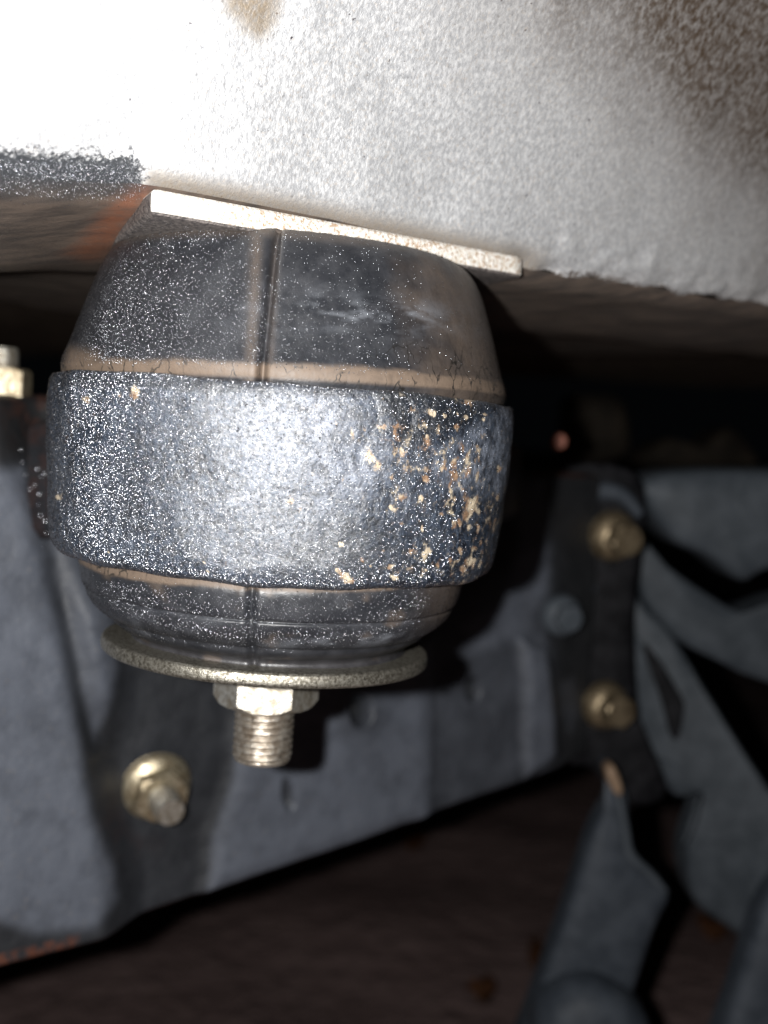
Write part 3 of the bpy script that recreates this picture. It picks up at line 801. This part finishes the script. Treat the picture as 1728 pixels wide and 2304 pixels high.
# ------------------------------------------------------------------ plates at the right: suspension bracket and arms
def pillow(name, poly, depths, mat, parent, thick=0.012, bulge=0.004, k=5, inset=0.30, yaw=0.0, ctr=None):
    """rounded solid plate: outline in photo pixels placed at its own distance, domed front, real thickness"""
    pts = catmull(poly, k)
    n = len(pts)
    cx = sum(p[0] for p in pts) / n; cy = sum(p[1] for p in pts) / n
    if ctr: cx, cy = ctr
    def dep(x, y):
        return depths + yaw * (x - cx) / 1000.0
    V = []; Fc = []
    lev = [(1.0, -thick), (1.0, -bulge * 0.6), (0.985, -bulge * 0.15), (1 - inset * 0.35, bulge * 0.45), (1 - inset, bulge * 0.85), (0.35, bulge), (0.02, bulge * 1.02)]
    for s, o in lev:
        for (x, y) in pts:
            X, Y = cx + (x - cx) * s, cy + (y - cy) * s
            p = P(X, Y, dep(X, Y)); V.append(Vector((p.x, p.y - o, p.z)))
    for i in range(len(lev) - 1):
        for j in range(n):
            j2 = (j + 1) % n
            Fc.append((i * n + j, (i + 1) * n + j, (i + 1) * n + j2, i * n + j2))
    Fc.append(tuple(range((len(lev) - 1) * n, len(lev) * n)))
    Fc.append(tuple(reversed(range(n))))
    area = sum(pts[i][0] * pts[(i + 1) % n][1] - pts[(i + 1) % n][0] * pts[i][1] for i in range(n))
    if area > 0: Fc = [tuple(reversed(f)) for f in Fc]
    bm = bmesh.new()
    bv = [bm.verts.new(v) for v in V]
    for f in Fc: bm.faces.new([bv[q] for q in f])
    bmesh.ops.recalc_face_normals(bm, faces=bm.faces)
    bm.verts.index_update()
    Fc = [[v.index for v in f.verts] for f in bm.faces]; bm.free()
    return mesh_obj(name, V, Fc, mat, parent, auto=55)

sus = empty('suspension_bracket', P(1350, 1400, 0.50))
tag(sus, 'dark steel suspension bracket with two brass bolts at the right behind the mount', 'bracket')
pillow('back_plate', [(1255, 1075), (1440, 1072), (1440, 1250), (1425, 1400), (1440, 1640), (1500, 1780), (1420, 1810), (1330, 1730), (1270, 1690), (1250, 1400)], 0.468, MK, sus, 0.012, 0.002, yaw=0.02)  # black colour stands for the shadowed gap round the bolts
pillow('curved_rib', [(1262, 1200), (1285, 1130), (1350, 1090), (1420, 1110), (1452, 1170), (1438, 1175), (1405, 1132), (1352, 1122), (1312, 1150), (1300, 1200), (1318, 1270), (1338, 1310), (1330, 1330), (1296, 1300), (1272, 1250)], 0.497, MBk, sus, 0.012, 0.002, inset=0.06, ctr=(1345, 1210)) if False else None
def strip(name, path, wpx, dep, mat, parent, thick=0.006):
    """raised bent rib following a path; width in photo pixels"""
    pts = catmull(path, 6, closed=False); rad = []
    out = []
    n = len(pts)
    for i, (x, y) in enumerate(pts):
        out.append(P(x, y, dep)); t = i / (n - 1)
        rad.append(wpx / 2 * dep / F * (0.45 + 0.55 * math.sin(math.pi * min(1, max(0, t)))))
    return tube(name, out, rad, mat, parent, seg=14)
strip('curved_rib', [(1335, 1330), (1300, 1280), (1280, 1215), (1290, 1150), (1340, 1108), (1400, 1115), (1440, 1160)], 50, 0.462, MBk2, sus)
flange_bolt('brass coloured bolt head high on the dark suspension bracket', 'flange_bolt', P(1376, 1205, 0.458), (0.30, -0.95, -0.05), 0.0102, 0.0070, 0.011, 0.0030, 0.0, MBr, 0.2, cat='bolt', dome=True, thick=0.004)
flange_bolt('brass coloured bolt head low on the dark suspension bracket', 'flange_bolt', P(1358, 1585, 0.458), (0.34, -0.93, 0.0), 0.0098, 0.0070, 0.011, 0.0030, 0.0, MBr, 0.7, cat='bolt', dome=True, thick=0.004)
gb = flange_bolt('dull grey bolt head between the two brass coloured bolts', 'flange_bolt', P(1262, 1384, 0.436), (0.25, -0.96, 0.0), 0.0082, 0.0056, 0.007, 0.002, 0.0, MBk, 0.1, cat='bolt', dome=True, thick=0.003)
gb['group'] = 'bolts on the suspension bracket'
rb = flange_bolt('small reddish bolt head in the dark gap right of the ring', 'flange_bolt', P(1257, 993, 0.43), (-0.1, -0.99, 0.0), 0.0031, 0.0028, 0.003, 0.002, 0.0, m_plain('reddish_bolt', (0.20, 0.07, 0.045), (0.34, 0.13, 0.09), 0.5, 200), 0.1, cat='bolt', dome=True, thick=0.001)
del rb['group']

arm1 = empty('upper_control_arm', P(1600, 1180, 0.47))
tag(arm1, 'dull grey pressed steel bowl shaped arm at the upper right of the suspension bracket', 'control arm')
pillow('pressed_shell', [(1428, 1090), (1483, 1062), (1600, 1053), (1728, 1055), (1900, 1060), (1900, 1250), (1728, 1283), (1667, 1308), (1592, 1256), (1518, 1222), (1474, 1176), (1441, 1120)], 0.478, MBk, arm1, 0.03, 0.006, inset=0.15)
arm2 = empty('lower_control_arm', P(1600, 1600, 0.49))
tag(arm2, 'grey forked steel arm sloping down to the right from the suspension bracket', 'control arm')
pillow('upper_web', [(1412, 1263), (1430, 1222), (1448, 1213), (1496, 1268), (1570, 1322), (1650, 1370), (1684, 1371), (1760, 1345), (1900, 1330), (1900, 1560), (1702, 1527), (1614, 1487), (1527, 1443), (1465, 1382)], 0.505, MBk, arm2, 0.02, 0.003, k=4, inset=0.12, ctr=(1600, 1420))
pillow('broad_web', [(1382, 1335), (1412, 1318), (1460, 1372), (1513, 1430), (1614, 1592), (1728, 1768), (1900, 2000), (1800, 2100), (1712, 2030), (1704, 2122), (1614, 2074), (1562, 2030), (1542, 1970), (1543, 1900), (1578, 1800), (1560, 1778), (1520, 1790), (1488, 1755), (1470, 1702), (1437, 1680), (1424, 1614), (1410, 1500), (1408, 1400)], 0.488, MBk, arm2, 0.018, 0.004, k=4, inset=0.10, ctr=(1592, 1745), yaw=-0.05)
pillow('slot_shade', [(1448, 1455), (1480, 1480), (1535, 1570), (1540, 1600), (1528, 1660), (1510, 1655), (1490, 1580)], 0.4865, MK, arm2, 0.002, 0.001)  # black plate laid on the web as painted shade of the slot
strip('bright_edge', [(1572, 1790), (1560, 1840), (1538, 1900)], 14, 0.474, MBk, arm2)
strut = empty('steel_strut', P(1330, 2200, 0.46))
tag(strut, 'long dark steel strut leaning down to the left at the bottom right', 'strut')
pillow('strut_plate', [(1362, 1735), (1385, 1730), (1412, 1790), (1422, 1900), (1460, 1960), (1506, 2012), (1470, 2100), (1390, 2340), (1330, 2480), (1120, 2480), (1180, 2310), (1270, 2060), (1330, 1880), (1372, 1800)], 0.450, MBk2, strut, 0.014, 0.003, ctr=(1340, 2100))
strip('strut_flange', [(1388, 1770), (1404, 1850), (1416, 1920), (1460, 1965), (1500, 2008)], 26, 0.445, MBk, strut)
pillow('round_boss', [(1200, 2300), (1240, 2235), (1330, 2205), (1420, 2250), (1470, 2330), (1440, 2440), (1320, 2480), (1210, 2420)], 0.438, MBk2, strut, 0.014, 0.010)
pillow('tan_tip', [(1362, 1728), (1380, 1722), (1398, 1760), (1400, 1790), (1384, 1786), (1368, 1760)], 0.443, m_plain('tan_steel', (0.14, 0.09, 0.055), (0.24, 0.165, 0.11), 0.6, 200), strut, 0.006, 0.002)  # paler tan piece at the strut's upper end
crn = empty('corner_bracket', P(1700, 2200, 0.44))
tag(crn, 'edge of a dark grey steel bracket cut off by the bottom right corner', 'bracket')
pillow('plate', [(1728, 2020), (1800, 2000), (1850, 2350), (1650, 2480), (1600, 2400), (1650, 2240)], 0.43, MBk2, crn, 0.012, 0.004)

# dark crossmember and undercoated floor far behind, seen between sill and rail
floor_ = empty('floor_pan', (0.1, 0.35, 0.05))
tag(floor_, 'brown undercoated floor pan fading into the dark gap under the car', 'floor pan')
def qgrid(name, p00, p10, p11, p01, mat, parent, n=24, amp=0.002, sc=30, thick=0.004):
    V = []; Fc = []
    for s_ in (0, 1):
        for i in range(n + 1):
            for j in range(n + 1):
                a, b = i / n, j / n
                p = (p00 * (1 - a) + p10 * a) * (1 - b) + (p01 * (1 - a) + p11 * a) * b
                V.append(p + Vector((0, 0, thick * s_ + amp * noise.noise(p * sc))))
    K = (n + 1) ** 2
    for i in range(n):
        for j in range(n):
            q = (i * (n + 1) + j, (i + 1) * (n + 1) + j, (i + 1) * (n + 1) + j + 1, i * (n + 1) + j + 1)
            Fc.append(q); Fc.append(tuple(K + x for x in reversed(q)))
    return mesh_obj(name, V, Fc, mat, parent)
qgrid('floor_sheet', Vector((-0.30, 0.12, 0.060)), Vector((0.55, 0.30, 0.060)), Vector((0.55, 0.62, 0.048)), Vector((-0.30, 0.62, 0.048)), MVo, floor_)
cm = empty('rear_crossmember', (0.3, 0.6, 0.0))
tag(cm, 'faint dark crossmember deep in the gap behind the suspension bracket', 'crossmember')
pillow('beam', [(1280, 905), (1330, 885), (1400, 900), (1420, 1000), (1380, 1040), (1290, 1040)], 0.80, MVd, cm, 0.04, 0.01)
pillow('hanger', [(1440, 1045), (1500, 985), (1560, 1010), (1640, 960), (1700, 1020), (1690, 1050)], 0.82, MVd, cm, 0.04, 0.008)

# ------------------------------------------------------------------ ground
gz = -0.36
V = []; Fc = []
gx = np.concatenate([np.linspace(-30, -1.2, 8), np.linspace(-1, 1.6, 90), np.linspace(1.8, 30, 8)]); gy = np.concatenate([np.linspace(-20, -0.4, 6), np.linspace(-0.3, 2.2, 90), np.linspace(2.4, 40, 8)])
for y in gy:
    for x in gx:
        V.append(Vector((x, y, gz + (0.012 * noise.fractal(Vector((x, y, 0)) * 5, 1, 2, 4) if abs(x) < 1.7 and abs(y) < 2.3 else 0))))
ng = len(gx)
for i in range(len(gy) - 1):
    for j in range(ng - 1): Fc.append((i * ng + j, i * ng + j + 1, (i + 1) * ng + j + 1, (i + 1) * ng + j))
g = mesh_obj('ground', V, Fc, MGr)
g['kind'] = 'structure'
def gray(px, py):
    d = ray(px, py); t = (gz + 0.012 - CAM.z) / d.z
    return CAM + d * t
LEAF = [((430, 2010), 22, 40, 'dark dead leaf on the soil just below the rail edge'), ((925, 1888), 30, 18, 'dead leaf on the soil near the middle of the picture'), ((1215, 2145), 26, 22, 'dead leaf on the soil left of the steel strut'), ((1478, 2100), 30, 20, 'dead leaf on the soil right of the steel strut'), ((1600, 2085), 34, 18, 'dead leaf on the soil under the tip of the forked arm'), ((1080, 2230), 30, 12, 'small brown leaf on the soil at the bottom of the picture')]
for (q, wx, wy, lb) in LEAF:
    c = gray(*q); s = (c - CAM).length / F
    V = []; Fc = []
    k = 14; rot = rnd.uniform(0, 3)
    for ly in (0, 1, 2):
        for i in range(k):
            a = 2 * math.pi * i / k
            rr = (1.0, 1.0, 0.5)[ly] * (1 + 0.18 * math.sin(3 * a + rot))
            V.append(c + Vector((wx * s * rr * math.cos(a), wy * s * 2.4 * rr * math.sin(a), (0.0, 0.0015, 0.006)[ly] + 0.004 * math.sin(2 * a + rot))))
    for ly in range(2):
        for i in range(k):
            i2 = (i + 1) % k; Fc.append((ly * k + i, ly * k + i2, (ly + 1) * k + i2, (ly + 1) * k + i))
    Fc.append(tuple(range(2 * k, 3 * k))); Fc.append(tuple(reversed(range(k))))
    tag(mesh_obj('dead_leaf', V, Fc, MLf), lb, 'leaf', 'dead leaves on the soil')

# beads on the arm
solid = [o for o in COL.objects if o.name.split('.')[0] in ('bracket_arm', 'rail_web')]
trees = [BVHTree.FromPolygons([v.co for v in o.data.vertices], [tuple(p.vertices) for p in o.data.polygons]) for o in solid]
for i, p in enumerate(bp):                              # drop each bead onto the steel it sits on
    d = (p - CAM).normalized(); hits = [h for h in (t.ray_cast(CAM, d) for t in trees) if h[0] is not None]
    if hits:
        h = min(hits, key=lambda q: q[3]); bp[i] = h[0]; bn[i] = tuple(h[1] if h[1].dot(d) < 0 else -h[1])
bpn = np.array([tuple(p) for p in bp]); bnn = np.array(bn); bnn /= np.linalg.norm(bnn, axis=1)[:, None]
bead_mesh('arm_beads', bracket, bpn, bnn, np.full(len(bp), 0.0004))
